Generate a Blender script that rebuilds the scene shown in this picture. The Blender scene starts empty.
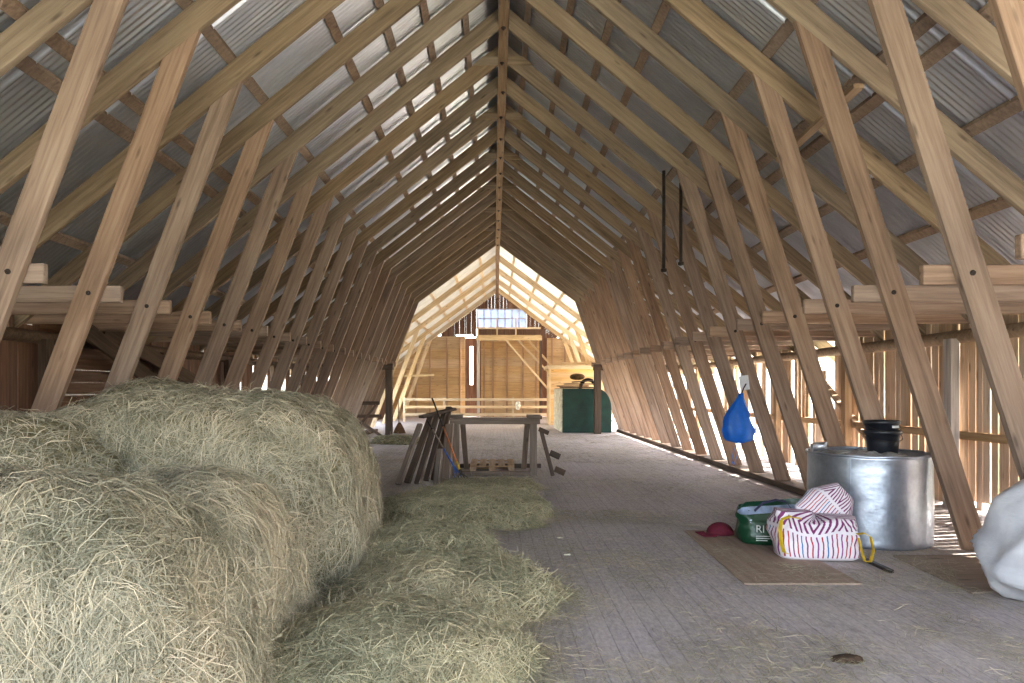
import bpy, math, random
import numpy as np
from mathutils import Vector, Matrix, noise
random.seed(7); rng = np.random.default_rng(7)
C = bpy.context.scene.collection
PI = math.pi
V = Vector

# ------------------------------------------------------------------ helpers
def tag(o, label=None, cat=None, group=None, kind=None):
    if label: o['label'] = label
    if cat: o['category'] = cat
    if group: o['group'] = group
    if kind: o['kind'] = kind
    return o

def empty(name, loc, label, cat, group=None):
    o = bpy.data.objects.new(name, None); C.objects.link(o); o.location = loc
    o.empty_display_size = .1
    return tag(o, label, cat, group)

def link(name, me, mat, parent=None, mw=None):
    o = bpy.data.objects.new(name, me); C.objects.link(o)
    if mat is not None and len(me.materials) == 0: me.materials.append(mat)
    mw = mw if mw is not None else Matrix.Identity(4)
    if parent is not None:
        o.parent = parent
        pm = Matrix.Translation(parent.location) @ parent.rotation_euler.to_matrix().to_4x4() if parent.parent is None else wm(parent)
        o.matrix_local = pm.inverted() @ mw
    else:
        o.matrix_local = mw
    return o

def wm(o):
    m = Matrix.Translation(o.location) @ o.rotation_euler.to_matrix().to_4x4()
    return (wm(o.parent) @ m) if o.parent else m

class MB:
    """collects faces of one mesh"""
    def __init__(s): s.v = []; s.f = []; s.smooth = False
    def add(s, vs, fs):
        b = len(s.v); s.v += [tuple(p) for p in vs]; s.f += [tuple(b+i for i in f) for f in fs]; return s
    def box(s, a, b):
        x0,y0,z0 = [min(a[i],b[i]) for i in range(3)]; x1,y1,z1 = [max(a[i],b[i]) for i in range(3)]
        return s.add([(x0,y0,z0),(x1,y0,z0),(x1,y1,z0),(x0,y1,z0),(x0,y0,z1),(x1,y0,z1),(x1,y1,z1),(x0,y1,z1)],
              [(0,3,2,1),(4,5,6,7),(0,1,5,4),(1,2,6,5),(2,3,7,6),(3,0,4,7)])
    def hexa(s, p):
        return s.add(p, [(0,3,2,1),(4,5,6,7),(0,1,5,4),(1,2,6,5),(2,3,7,6),(3,0,4,7)])
    def loft(s, rings, cap0=True, cap1=True, closed=True):
        n = len(rings[0]); vs = [p for r in rings for p in r]; fs = []
        m = n if closed else n-1
        for i in range(len(rings)-1):
            for j in range(m):
                k = (j+1) % n
                fs.append((i*n+j, i*n+k, (i+1)*n+k, (i+1)*n+j))
        if cap0: fs.append(tuple(range(n))[::-1])
        if cap1: fs.append(tuple((len(rings)-1)*n+j for j in range(n)))
        return s.add(vs, fs)
    def tube(s, pts, r, n=8, caps=True):
        pts = [V(p) for p in pts]; rings = []
        rr = r if isinstance(r, (list, tuple)) else [r]*len(pts)
        up = None
        for i, p in enumerate(pts):
            t = (pts[min(i+1,len(pts)-1)] - pts[max(i-1,0)]).normalized()
            if up is None: up = V((0,0,1)) if abs(t.z) < .9 else V((1,0,0))
            a = t.cross(up).normalized(); b = a.cross(t).normalized(); up = b
            rings.append([p + (a*math.cos(2*PI*k/n) + b*math.sin(2*PI*k/n))*rr[i] for k in range(n)])
        return s.loft(rings, caps, caps)
    def ribbon(s, pts, w, th):
        """flat strap: pts with width vector w and thickness vector from the path"""
        pts = [V(p) for p in pts]; w = V(w); rings = []
        for i, p in enumerate(pts):
            t = (pts[min(i+1,len(pts)-1)] - pts[max(i-1,0)]).normalized()
            n = t.cross(w.normalized()).normalized()
            rings.append([p-w/2-n*th/2, p+w/2-n*th/2, p+w/2+n*th/2, p-w/2+n*th/2])
        return s.loft(rings)
    def lathe(s, prof, n=48, c=(0,0,0), cap0=False, cap1=False):
        return s.loft([[(c[0]+r*math.cos(2*PI*k/n), c[1]+r*math.sin(2*PI*k/n), c[2]+z) for k in range(n)] for r, z in prof], cap0, cap1)
    def mesh(s, smooth=False, auto=None):
        me = bpy.data.meshes.new('m'); me.from_pydata(s.v, [], s.f); me.update()
        if smooth or s.smooth: me.polygons.foreach_set('use_smooth', [True]*len(me.polygons))
        return me
    def build(s, name, mat, parent=None, smooth=False, bev=0, seg=2, mw=None):
        o = link(name, s.mesh(smooth), mat, parent, mw)
        if bev:
            m = o.modifiers.new('Bevel', 'BEVEL'); m.width = bev; m.segments = seg; m.limit_method = 'ANGLE'
        return o

def timber(name, p0, p1, w, d, mat, parent=None, up=(0,0,1), bev=.006, cut=None, wob=0):
    """squared timber from p0 to p1 (axis), w across, d along 'up'; local X runs along the grain"""
    p0, p1 = V(p0), V(p1); L = (p1-p0).length; x = (p1-p0)/L
    up = V(up); y = up.cross(x).normalized(); z = x.cross(y).normalized()
    mw = Matrix(((x.x,y.x,z.x,p0.x),(x.y,y.y,z.y,p0.y),(x.z,y.z,z.z,p0.z),(0,0,0,1)))
    m = MB()
    n = 6 if wob else 1; rings = []
    for i in range(n+1):
        t = L*i/n; a = random.uniform(-wob,wob); b = random.uniform(-wob,wob)
        rings.append([(t,-w/2+a,-d/2+b),(t,w/2+a,-d/2+b),(t,w/2+a,d/2+b),(t,-w/2+a,d/2+b)])
    m.loft(rings)
    return m.build(name, mat, parent, bev=bev, mw=mw)

def prism_y(name, poly, y0, y1, mat, parent, axis, bev=.006):
    """polygon in the XZ plane pushed from y0 to y1, with local X along axis for the wood grain"""
    ax = V((axis[0],0,axis[1])).normalized(); p = V((poly[0][0], (y0+y1)/2, poly[0][1]))
    yv = V((0,1,0)); zv = ax.cross(yv)
    mw = Matrix(((ax.x,yv.x,zv.x,p.x),(ax.y,yv.y,zv.y,p.y),(ax.z,yv.z,zv.z,p.z),(0,0,0,1)))
    inv = mw.inverted()
    n = len(poly)
    a = [inv @ V((x,y0,z)) for x,z in poly]; b = [inv @ V((x,y1,z)) for x,z in poly]
    area = sum(poly[i][0]*poly[(i+1)%n][1]-poly[(i+1)%n][0]*poly[i][1] for i in range(n))
    m = MB(); sides = [(i,(i+1)%n,n+(i+1)%n,n+i) for i in range(n)]; c0 = tuple(range(n)); c1 = tuple(range(n,2*n))[::-1]
    fs = [c0, c1] + [s[::-1] for s in sides]
    if area < 0: fs = [f[::-1] for f in fs]
    m.add(a+b, fs)
    return m.build(name, mat, parent, bev=bev, mw=mw)

# ------------------------------------------------------------------ materials
def lin(c):
    return tuple(((x/255)/12.92 if x/255 <= .04045 else ((x/255+.055)/1.055)**2.4) for x in c) + (1,)

class NT:
    def __init__(s, name):
        s.m = bpy.data.materials.new(name); s.m.use_nodes = True; s.t = s.m.node_tree
        s.b = s.t.nodes['Principled BSDF']; s.out = s.t.nodes['Material Output']
    def n(s, typ, **kw):
        nd = s.t.nodes.new(typ)
        for k, v in kw.items():
            if k.startswith('i_'):
                key = k[2:]
                nd.inputs[int(key) if key.isdigit() else key.replace('_',' ')].default_value = v
            else: setattr(nd, k, v)
        return nd
    def l(s, a, b): s.t.links.new(a, b)
    def math(s, op, a, b=None, c=None):
        nd = s.t.nodes.new('ShaderNodeMath'); nd.operation = op
        for i, x in enumerate((a,b,c)):
            if x is None: continue
            if isinstance(x, (int,float)): nd.inputs[i].default_value = x
            else: s.l(x, nd.inputs[i])
        return nd.outputs[0]
    def ramp(s, fac, stops, interp='LINEAR'):
        nd = s.t.nodes.new('ShaderNodeValToRGB'); e = nd.color_ramp; e.interpolation = interp
        while len(e.elements) < len(stops): e.elements.new(.5)
        for el, (p, c) in zip(e.elements, stops): el.position = p; el.color = c if len(c) == 4 else tuple(c)+(1,)
        s.l(fac, nd.inputs[0]); return nd.outputs[0]
    def mix(s, fac, a, b, mode='MIX'):
        nd = s.t.nodes.new('ShaderNodeMix'); nd.data_type = 'RGBA'; nd.blend_type = mode
        for k, x in ((0,fac),(6,a),(7,b)):
            if isinstance(x, (int,float)): nd.inputs[k].default_value = x
            elif isinstance(x, tuple): nd.inputs[k].default_value = x
            else: s.l(x, nd.inputs[k])
        return nd.outputs[2]
    def noise(s, vec, scale, detail=4, rough=.55):
        nd = s.n('ShaderNodeTexNoise'); nd.inputs['Scale'].default_value = scale; nd.inputs['Detail'].default_value = detail
        nd.inputs['Roughness'].default_value = rough
        if vec is not None: s.l(vec, nd.inputs['Vector'])
        return nd.outputs[0]
    def coords(s, scale=(1,1,1), off=None, kind='Object'):
        tc = s.n('ShaderNodeTexCoord'); mp = s.n('ShaderNodeMapping'); mp.inputs['Scale'].default_value = scale
        s.l(tc.outputs[kind], mp.inputs['Vector'])
        if off is not None: s.l(off, mp.inputs['Location'])
        return mp.outputs[0]
    def bump(s, h, strength=.3, dist=.01):
        b = s.n('ShaderNodeBump'); b.inputs['Strength'].default_value = strength; b.inputs['Distance'].default_value = dist
        s.l(h, b.inputs['Height']); s.l(b.outputs[0], s.b.inputs['Normal'])
    def col(s, c): s.l(c, s.b.inputs['Base Color']) if not isinstance(c, tuple) else setattr(s.b.inputs['Base Color'], 'default_value', c)
    def rough(s, r): s.b.inputs['Roughness'].default_value = r

def wood(name, dark, mid, light, grain='X', island=False, rough=.75, var=.25, knots=True, grey=0):
    t = NT(name)
    oi = t.n('ShaderNodeObjectInfo'); geo = t.n('ShaderNodeNewGeometry')
    rnd = geo.outputs['Random Per Island'] if island else oi.outputs['Random']
    off = t.n('ShaderNodeCombineXYZ'); t.l(t.math('MULTIPLY', rnd, 37.0), off.inputs[0]); t.l(t.math('MULTIPLY', rnd, 91.0), off.inputs[1])
    k = 'XYZ'.index(grain)
    sc = [15,15,15]; sc[k] = .8
    v = t.coords(tuple(sc), off.outputs[0])
    a = t.noise(v, 1.6, 6, .62)
    sc2 = [2.2,2.2,2.2]; sc2[k] = .5
    b = t.noise(t.coords(tuple(sc2), off.outputs[0]), 1.0, 3)
    c = t.ramp(t.math('ADD', t.math('MULTIPLY', a, .7), t.math('MULTIPLY', b, .4)), [(.35, lin(dark)), (.56, lin(mid)), (.78, lin(light))])
    if knots:
        sk = [7,7,7]; sk[k] = 1.7
        vo = t.n('ShaderNodeTexVoronoi'); vo.inputs['Scale'].default_value = 1.0; t.l(t.coords(tuple(sk), off.outputs[0]), vo.inputs['Vector'])
        kf = t.ramp(vo.outputs['Distance'], [(.05,(1,1,1,1)), (.16,(0,0,0,1))])
        c = t.mix(t.math('MULTIPLY', kf, .6), c, lin([x*.55 for x in dark]))
    hs = t.n('ShaderNodeHueSaturation'); t.l(c, hs.inputs['Color'])
    t.l(t.math('ADD', t.math('MULTIPLY', rnd, var), 1-var/2), hs.inputs['Value'])
    t.l(t.math('ADD', t.math('MULTIPLY', t.math('FRACT', t.math('MULTIPLY', rnd, 7.3)), .25), .72), hs.inputs['Saturation'])
    t.col(hs.outputs[0]); t.rough(rough); t.b.inputs['Specular IOR Level'].default_value = .25
    t.bump(a, .25, .004)
    return t.m

def plain(name, c, rough=.6, metal=0, nscale=8, nvar=.25, bump=0, spec=.4, trans=0):
    t = NT(name); v = t.coords()
    a = t.noise(v, nscale, 5)
    lo = lin([x*(1-nvar) for x in c]); hi = lin([min(255,x*(1+nvar*.5)) for x in c])
    t.col(t.ramp(a, [(.3,lo),(.7,hi)])); t.rough(rough); t.b.inputs['Metallic'].default_value = metal
    t.b.inputs['Specular IOR Level'].default_value = spec
    if bump: t.bump(t.noise(v, nscale*4, 4), bump, .004)
    return t.m

M = {}
M['truss'] = wood('truss timber', (104,87,67), (146,123,97), (172,150,121), var=.25)
M['leg'] = wood('truss leg timber', (108,86,71), (149,121,101), (175,149,128), var=.25)
M['batten'] = wood('batten wood', (116,96,82), (150,126,108), (176,152,132))
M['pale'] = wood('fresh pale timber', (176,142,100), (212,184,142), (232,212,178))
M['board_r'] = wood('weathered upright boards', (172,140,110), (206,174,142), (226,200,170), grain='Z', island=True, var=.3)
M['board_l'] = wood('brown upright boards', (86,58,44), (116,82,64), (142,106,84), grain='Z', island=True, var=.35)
M['board_h'] = wood('brown level boards', (86,58,40), (122,86,62), (148,110,82), grain='Y', island=True, var=.3)
M['gable'] = wood('tan gable panels', (170,132,86), (200,164,114), (216,186,140), grain='X', island=True, var=.22)
M['darkwood'] = wood('dark old timber', (62,48,40), (88,70,58), (112,92,76))
M['greywood'] = wood('grey weathered plank', (96,82,72), (132,114,100), (160,142,126))
M['shed'] = wood('yellow tan cladding', (190,138,66), (218,170,98), (232,192,130), grain='X', island=True, var=.15)
M['bark'] = wood('half round log', (120,92,64), (160,128,92), (188,158,118))
M['iron'] = plain('dark iron', (62,54,50), .6, .6)
M['zinc_bin'] = None

def corrugated():
    t = NT('corrugated zinc'); v = t.coords((.5,1.2,.5))
    a = t.noise(v, 1.5, 6); b = t.noise(t.coords((1,8,1)), 3, 4)
    t.col(t.ramp(t.math('ADD', t.math('MULTIPLY', a, .6), t.math('MULTIPLY', b, .4)), [(.3,lin((196,200,208))),(.7,lin((228,232,240)))]))
    t.b.inputs['Metallic'].default_value = .9
    t.l(t.ramp(a, [(.3,(.29,)*3),(.7,(.40,)*3)]), t.b.inputs['Roughness'])
    return t.m
M['zinc'] = corrugated()

def translucent(name, c, k=.6):
    t = NT(name); a = t.noise(t.coords(), 2, 4)
    col = t.ramp(a, [(.3,lin([x*.9 for x in c])),(.7,lin(c))])
    t.col(col); t.rough(.6)
    tr = t.n('ShaderNodeBsdfTranslucent'); t.l(col, tr.inputs[0])
    mx = t.n('ShaderNodeMixShader'); mx.inputs[0].default_value = k
    t.l(t.b.outputs[0], mx.inputs[1]); t.l(tr.outputs[0], mx.inputs[2]); t.l(mx.outputs[0], t.out.inputs[0])
    return t.m
M['fibreglass'] = translucent('translucent roof sheet', (214,206,192), .06)

def galv():
    t = NT('galvanised steel'); v = t.coords((3,3,3))
    vo = t.n('ShaderNodeTexVoronoi'); vo.inputs['Scale'].default_value = 9; t.l(v, vo.inputs['Vector'])
    a = t.noise(v, 2.2, 6)
    f = t.math('ADD', t.math('MULTIPLY', vo.outputs['Distance'], .25), a)
    t.col(t.ramp(f, [(.3,lin((156,164,182))),(.85,lin((190,198,212)))]))
    t.b.inputs['Metallic'].default_value = .9
    t.l(t.ramp(a, [(.3,(.30,)*3),(.7,(.37,)*3)]), t.b.inputs['Roughness'])
    t.bump(t.noise(t.coords((1,1,1)), 7, 3), .25, .02)
    return t.m
M['galv'] = galv()

def floor_mat():
    t = NT('worn plank floor')
    tc = t.n('ShaderNodeTexCoord'); sp = t.n('ShaderNodeSeparateXYZ'); t.l(tc.outputs['Object'], sp.inputs[0])
    cb = t.n('ShaderNodeCombineXYZ'); t.l(sp.outputs[1], cb.inputs[0]); t.l(sp.outputs[0], cb.inputs[1])
    br = t.n('ShaderNodeTexBrick'); t.l(cb.outputs[0], br.inputs['Vector'])
    br.inputs['Scale'].default_value = 1; br.inputs['Brick Width'].default_value = 3.4; br.inputs['Row Height'].default_value = .125
    br.inputs['Mortar Size'].default_value = .006; br.inputs['Mortar Smooth'].default_value = .4
    br.inputs['Color1'].default_value = lin((182,172,172)); br.inputs['Color2'].default_value = lin((204,195,194)); br.inputs['Mortar'].default_value = lin((104,96,92))
    br.offset = .37
    g = t.noise(t.coords((14,.7,1)), 1.5, 6, .6)
    c = t.mix(.5, br.outputs['Color'], t.ramp(g, [(.3,lin((148,137,142))),(.7,lin((204,195,199)))]), 'MIX')
    # chaff and dust
    d = t.noise(t.coords((.8,1.0,1)), 1.1, 7, .65)
    fine = t.noise(t.coords((1,1,1)), 60, 3, .7)
    dust = t.math('MULTIPLY', t.ramp(d, [(.45,(0,0,0)),(.66,(1,1,1))]), t.ramp(fine, [(.35,(.25,.25,.25)),(.65,(1,1,1))]))
    c = t.mix(t.math('MULTIPLY', dust, .62), c, lin((200,192,168)))
    dk = t.noise(t.coords((1.3,1.6,1)), 1.7, 6, .6)
    c = t.mix(t.math('MULTIPLY', t.ramp(dk, [(.56,(0,0,0)),(.74,(1,1,1))]), .45), c, lin((92,80,70)))
    sp_ = t.noise(t.coords((1,.35,1)), 38, 5, .75)
    c = t.mix(.35, c, t.ramp(sp_, [(.35,lin((96,85,86))),(.5,lin((172,162,164))),(.66,lin((228,220,214)))]), 'MIX')
    t.col(c); t.rough(.7); t.b.inputs['Specular IOR Level'].default_value = .3
    t.bump(t.math('ADD', t.math('MULTIPLY', br.outputs['Fac'], -1.0), t.math('MULTIPLY', fine, .3)), .4, .006)
    return t.m
M['floor'] = floor_mat()
M['ground'] = plain('dry ground', (186,184,160), .9, 0, .6, .2)

def hay_mats(stops=((112,110,88),(158,154,126),(192,180,148),(212,196,162),(232,226,204))):
    t = NT('hay core'); v = t.coords((9,9,9)); a = t.noise(v, 3, 6, .7)
    t.col(t.ramp(a, [(.3,lin((84,78,58))),(.55,lin((132,124,96))),(.75,lin((164,152,122)))])); t.rough(.9)
    t.b.inputs['Specular IOR Level'].default_value = .1; t.bump(a, .8, .03)
    s = NT('hay strand'); at = s.n('ShaderNodeAttribute', attribute_name='tint')
    big = s.noise(s.coords((1,1,1)), 1.4, 3)
    f = s.math('ADD', s.math('MULTIPLY', at.outputs['Fac'], .8), s.math('MULTIPLY', s.math('SUBTRACT', big, .5), .9))
    s.col(s.ramp(f, [(p_,lin(c_)) for p_, c_ in zip((0,.3,.55,.8,1), stops)]))
    s.rough(.6); s.b.inputs['Specular IOR Level'].default_value = .3
    return t.m, s.m
M['hay'], M['strand_green'] = hay_mats()
M['strand_tan'] = hay_mats(((110,108,90),(156,150,128),(186,173,148),(206,190,164),(230,222,206)))[1]

# ------------------------------------------------------------------ camera
cam_d = bpy.data.cameras.new('camera'); cam = bpy.data.objects.new('camera', cam_d); C.objects.link(cam)
cam.location = (0,0,1.6); cam.rotation_euler = (PI/2,0,0)
cam_d.sensor_width = 36; cam_d.lens = 24; cam_d.shift_x = 15/1024; cam_d.shift_y = 48.5/1024; cam_d.clip_start = .05
bpy.context.scene.camera = cam
def at(px, py, Y): return V(((px-497)*Y/683, Y, 1.6-(py-390)*Y/683))

# ------------------------------------------------------------------ roof geometry
HW = 6.4; ZP = 2.42; YN, YD, YG = -4.0, 27.0, 41.0           # half width, eaves underside, near end, end of the long row, gable
def HR(y):
    """height of the rafters' underside at the ridge: the old ridge sags a little to the far end"""
    pts = [(-5,7.69),(10.2,7.68),(11.34,7.65),(13.6,7.56),(17,7.41),(25.9,7.15),(41,7.1)]
    for (a,p),(b,q) in zip(pts, pts[1:]):
        if y <= b: return p+(q-p)*(y-a)/(b-a)
    return pts[-1][1]
def RX(y): return .11 if y < 12 else .11-.09*min(1,(y-12)/16)    # the ridge stands a little off the middle
def slope(s, y): return (HR(y)-ZP)/(HW-s*RX(y))
def under(x, y):                                             # rafter underside
    s = 1 if x > RX(y) else -1
    return ZP + (HW-abs(x))*slope(s,y) if s*x > 0 else ZP + (HW+abs(x))*slope(s,y)
RD = .345                                                    # rafter depth measured upright
ZB = lambda n: 6.83 + 1.127*(n-6)
ORD = 'nearest second third fourth fifth sixth seventh eighth ninth tenth eleventh twelfth thirteenth fourteenth fifteenth sixteenth seventeenth eighteenth nineteenth twentieth'.split()

def truss(y, label, w, mat, knee, footx0, tie=True, z0=0., legw=.236, collar=False, cat='roof truss', group='timber trusses of the long row', rd=RD):
    t = empty('roof_truss', (0,y,0), label, cat, group)
    hw = w/2
    for s in (-1,1):
        xr = RX(y)+s*.085; zr, ze = under(xr,y), under(s*(HW+.45),y)
        ax = (s*(HW+.45)-xr, ze-zr)
        prism_y('rafter', [(xr,zr),(s*(HW+.45),ze),(s*(HW+.45),ze+rd*.8),(xr,zr+rd)], y-hw, y+hw, mat, t, ax)
        kz = under(s*knee, y); footx = footx0+(.26 if s < 0 and tie else 0)
        # leg: inner edge from the knee to the foot, top cut along the rafter underside
        dx, dz = footx-knee, -kz; L = math.hypot(dx,dz); hwid = legw*L/abs(dz)
        fx = footx - (z0/kz)*dx
        # outer edge meets the rafter underside
        m = dx/dz
        slope_ = slope(s,y)
        # outer: x = fx+hwid + (z-z0)*m ; z = kz - slope*(x-knee)
        xo = (fx+hwid + (kz+slope_*knee-z0)*m)/(1+slope_*m); zo = kz-slope_*(xo-knee)
        prism_y('leg', [(s*knee,kz),(s*fx,z0),(s*(fx+hwid),z0),(s*xo,zo)], y-hw*.98, y+hw*.98, M['leg'] if tie else mat, t, (s*dx,dz))
        if tie:
            jit = random.uniform(-.04,.04)
            tz = 2.575 + random.uniform(-.012,.012)
            tb = timber('tie_beam', (s*(3.58+jit+(.24 if s < 0 else 0)),y+hw+.036,tz), (s*6.36,y+hw+.036,tz), .07, .17, M['leg'], t, bev=.012)
            bx = footx + (tz/kz)*(knee-footx) + .11
            b = MB().lathe([(.024,0),(.024,.008),(.013,.014),(.013,.026)], 10, cap1=True)
            b.build('bolt', M['iron'], tb, mw=Matrix.Translation((s*bx,y-hw,tz)) @ Matrix.Rotation(PI/2,4,'X'))
    if collar:
        zc = HR(y)-.10
        for s in (-1,1): prism_y('collar_board', [(RX(y)+s*.086,zc),(RX(y)+s*.56,zc),(RX(y)+s*.36,zc+.16),(RX(y)+s*.086,zc+.16)], y-hw-.03, y-hw-.004, mat, t, (1,0))
    return t

tnames = {}
ns = list(range(4,24))
for i, n in enumerate(ns):
    y = ZB(n)
    where = {0:'mostly above the frame edge', 2:'its foot beside the big white sack', 3:'its foot behind the galvanised bin',
             4:'passing just behind the bin edge', 6:'carrying the blue bag', 19:'last of the close-set dark row'}.get(i, 'in the close-set row')
    lab = f'{ORD[i]} timber roof truss from the camera, {where}' if i else 'nearest timber roof truss, only its legs and ties in sight'
    truss(y, lab, .07, M['truss'], 2.97, 4.66, z0=.101 if 9.5 < y else .0, collar=(n in (11,13,15,17,19,21)))
for i, y in enumerate((29.2,32.3,35.4,38.4)):
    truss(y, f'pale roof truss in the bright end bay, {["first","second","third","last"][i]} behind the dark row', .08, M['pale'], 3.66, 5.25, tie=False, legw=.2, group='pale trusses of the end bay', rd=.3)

# ridge beam with a bolt under each truss
rb = empty('ridge_beam', (0,YN,7.4), 'long squared ridge beam under the apex with bolt heads beneath', 'ridge beam')
ys = [YN, 4, 8, 10.2] + [ZB(n) for n in range(10,24)] + [29,33,37,40.9]
m = MB(); m.loft([[(RX(y)-.083,y,HR(y)-.03),(RX(y)+.083,y,HR(y)-.03),(RX(y)+.083,y,HR(y)+.2),(RX(y)-.083,y,HR(y)+.2)] for y in ys])
o = m.build('beam', wood('ridge beam wood', (116,92,68), (152,124,94), (176,150,118), grain='Y'), rb)
for n in range(9,24):
    y = ZB(n); b = MB().lathe([(.042,0),(.042,-.01),(.02,-.012),(.02,-.04)], 10, cap1=True)
    b.build('bolt', M['iron'], rb, mw=Matrix.Translation((RX(y)+random.uniform(-.02,.02), y, HR(y)-.03)))

# roof battens on the rafters
def batten(x, s, i, y0=YN, y1=YD, w=.09, th=.04, lift=0, mat='batten', lab=None, grp=None):
    m = MB(); rings = []
    yy = [y0]+[y for y in ys if y0 < y < y1]+[y1]
    for y in yy:
        zf = lambda X: under(s*X,y)+RD+.002
        a, b = x-w/2, x+w/2
        rings.append([(s*a,y,zf(a)),(s*b,y,zf(b)),(s*b,y,zf(b)+th),(s*a,y,zf(a)+th)])
    m.loft(rings)
    o = m.build('roof_batten', M[mat])
    tag(o, lab, 'roof batten', grp)
R_X = [.5,1.08,1.6,2.1,3.14,3.86,4.08,4.72,5.42]
L_X = [.5,1.05,1.55,2.1,3.1,3.98,4.24,5.5]
for s, xs, side in ((1,R_X,'right'),(-1,L_X,'left')):
    for i, x in enumerate(xs):
        w = ORD[i].replace('nearest','topmost')
        batten(x, s, i, lab=f'{w} roof batten down from the ridge on the {side} slope' if i else f'topmost roof batten beside the ridge on the {side} slope', grp=f'battens of the {side} roof slope')
    for i, x in enumerate((.7,1.7,2.7,3.7,4.7,5.7)):
        w = ORD[i].replace('nearest','topmost')
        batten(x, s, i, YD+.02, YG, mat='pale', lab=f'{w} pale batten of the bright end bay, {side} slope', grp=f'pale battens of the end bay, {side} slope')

# corrugated sheets
def sheets(name, s, y0, y1, mat, period=.076):
    """one run of lapped corrugated sheets from ridge to eaves"""
    n = int((y1-y0)/period*8); yy = np.linspace(y0, y1, n)
    z = .013*np.sin(2*PI*yy/period)
    ph = np.mod(yy+.55, 1.127)
    z = z + np.where(ph < .05, -.028, 0) + .006*np.floor((yy-y0)/1.127 % 2)
    X = [.0, 1.05, 2.1, 3.2, 4.2, 5.3, 6.95]
    XX = np.array([[RX(y)*s if x == 0 else x for y in yy] for x in X])
    zz = np.array([[under(s*XX[i,j]+s*1e-4,y)+RD+.060 for j, y in enumerate(yy)] for i in range(len(X))])
    P = np.zeros((len(X), n, 3)); 
    for i, x in enumerate(X):
        P[i,:,0] = s*XX[i]; P[i,:,1] = yy; P[i,:,2] = zz[i]+z
    idx = np.arange(len(X)*n).reshape(len(X), n)
    q = np.stack([idx[:-1,:-1],idx[:-1,1:],idx[1:,1:],idx[1:,:-1]], -1).reshape(-1,4)
    me = bpy.data.meshes.new('m'); me.from_pydata(P.reshape(-1,3).tolist(), [], q.tolist()); me.update()
    me.polygons.foreach_set('use_smooth', [True]*len(me.polygons))
    tag(link(name, me, mat), kind='structure')
sheets('ceiling_left', -1, YN, YD, M['zinc']); sheets('ceiling_right', 1, YN, YD, M['zinc'])
sheets('ceiling_left.001', -1, YD+.02, YG+.3, M['fibreglass']); sheets('ceiling_right.001', 1, YD+.02, YG+.3, M['fibreglass'])

# ------------------------------------------------------------------ floor, ground
m = MB().box((-6.6,YN,-.12),(6.6,YG+.2,0)); tag(m.build('floor', M['floor']), kind='structure')
m = MB().box((-60,-40,-2.7),(60,90,-2.5)); tag(m.build('ground', M['ground']), kind='structure')

m = MB(); x = -6.5
while x < 6.5:
    zt = under(abs(x)+.16, YN)+RD
    z0 = 5.3 if -4.5 < x+.07 < 4.7 else 0
    m.box((x,YN,z0),(x+.145,YN+.03,zt)); x += .15
tag(m.build('wall_near', wood('end wall boards', (118,90,66), (156,124,94), (184,152,120), grain='Z', island=True)), kind='structure')
# ------------------------------------------------------------------ side walls of upright boards
def board_wall(name, s, y0, y1, mat, gap, z1=2.79, skip=None, drop=.1):
    m = MB(); y = y0
    while y < y1:
        w = random.uniform(.11,.17); g = random.choice(gap)
        if skip is None or not skip(y+w/2):
            a = random.uniform(-.03,.0); zb = .0 if random.random() > drop else random.uniform(.05,.12 if y < 10 else .45)
            zt = z1 if random.random() > .06 else z1-random.uniform(.05,.4)
            if s > 0 and 12.9 < y < 14.3: zt = 1.98
            x = s*(HW+a*.3); tl = random.uniform(-.006,.006)
            m.hexa([(x,y,zb),(x+s*.024,y,zb),(x+s*.024,y+w,zb),(x,y+w,zb),(x,y+tl,zt),(x+s*.024,y+tl,zt),(x+s*.024,y+w+tl,zt),(x,y+w+tl,zt)])
        y += w+g
    return m
def rskip(y):
    return (12.7 < y < 13.3 and False) or (28.5 < y < 33)
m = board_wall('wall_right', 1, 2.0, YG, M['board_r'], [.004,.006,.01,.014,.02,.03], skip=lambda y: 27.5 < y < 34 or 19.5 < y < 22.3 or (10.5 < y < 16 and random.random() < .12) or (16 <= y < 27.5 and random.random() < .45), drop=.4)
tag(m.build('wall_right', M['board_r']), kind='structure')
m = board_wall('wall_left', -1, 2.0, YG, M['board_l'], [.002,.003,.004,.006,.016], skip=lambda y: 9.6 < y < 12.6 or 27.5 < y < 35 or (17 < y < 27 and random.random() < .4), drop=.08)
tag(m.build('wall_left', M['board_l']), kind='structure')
m = MB(); z = .0
while z < 2.75:
    m.box((-6.45,9.5,z),(-6.42,12.7,z+.19)); z += .19+random.choice([0,0,.0008,.002])
tag(m.build('wall_left.001', M['board_h']), kind='structure')
# wall plates: half-round logs
def plate(s, label):
    m = MB(); rings = []
    for i in range(60):
        y = 1.5+i*(YG-2)/59; r = .095+.012*noise.noise(V((y*.7,s*3,0)))
        cx, cz = s*(6.34+.015*noise.noise(V((y*.5,7,s)))), 2.33+.02*noise.noise(V((y*.4,2,s)))
        rings.append([(cx+r*1.1*math.cos(2*PI*k/10), y, cz+min(.085, r*math.sin(2*PI*k/10))) for k in range(10)])
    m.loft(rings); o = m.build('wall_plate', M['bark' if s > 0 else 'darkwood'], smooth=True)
    tag(o, label, 'wall plate')
plate(1, 'rough half-round log plate along the top of the right board wall')
plate(-1, 'rough dark log plate along the top of the left board wall')
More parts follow.
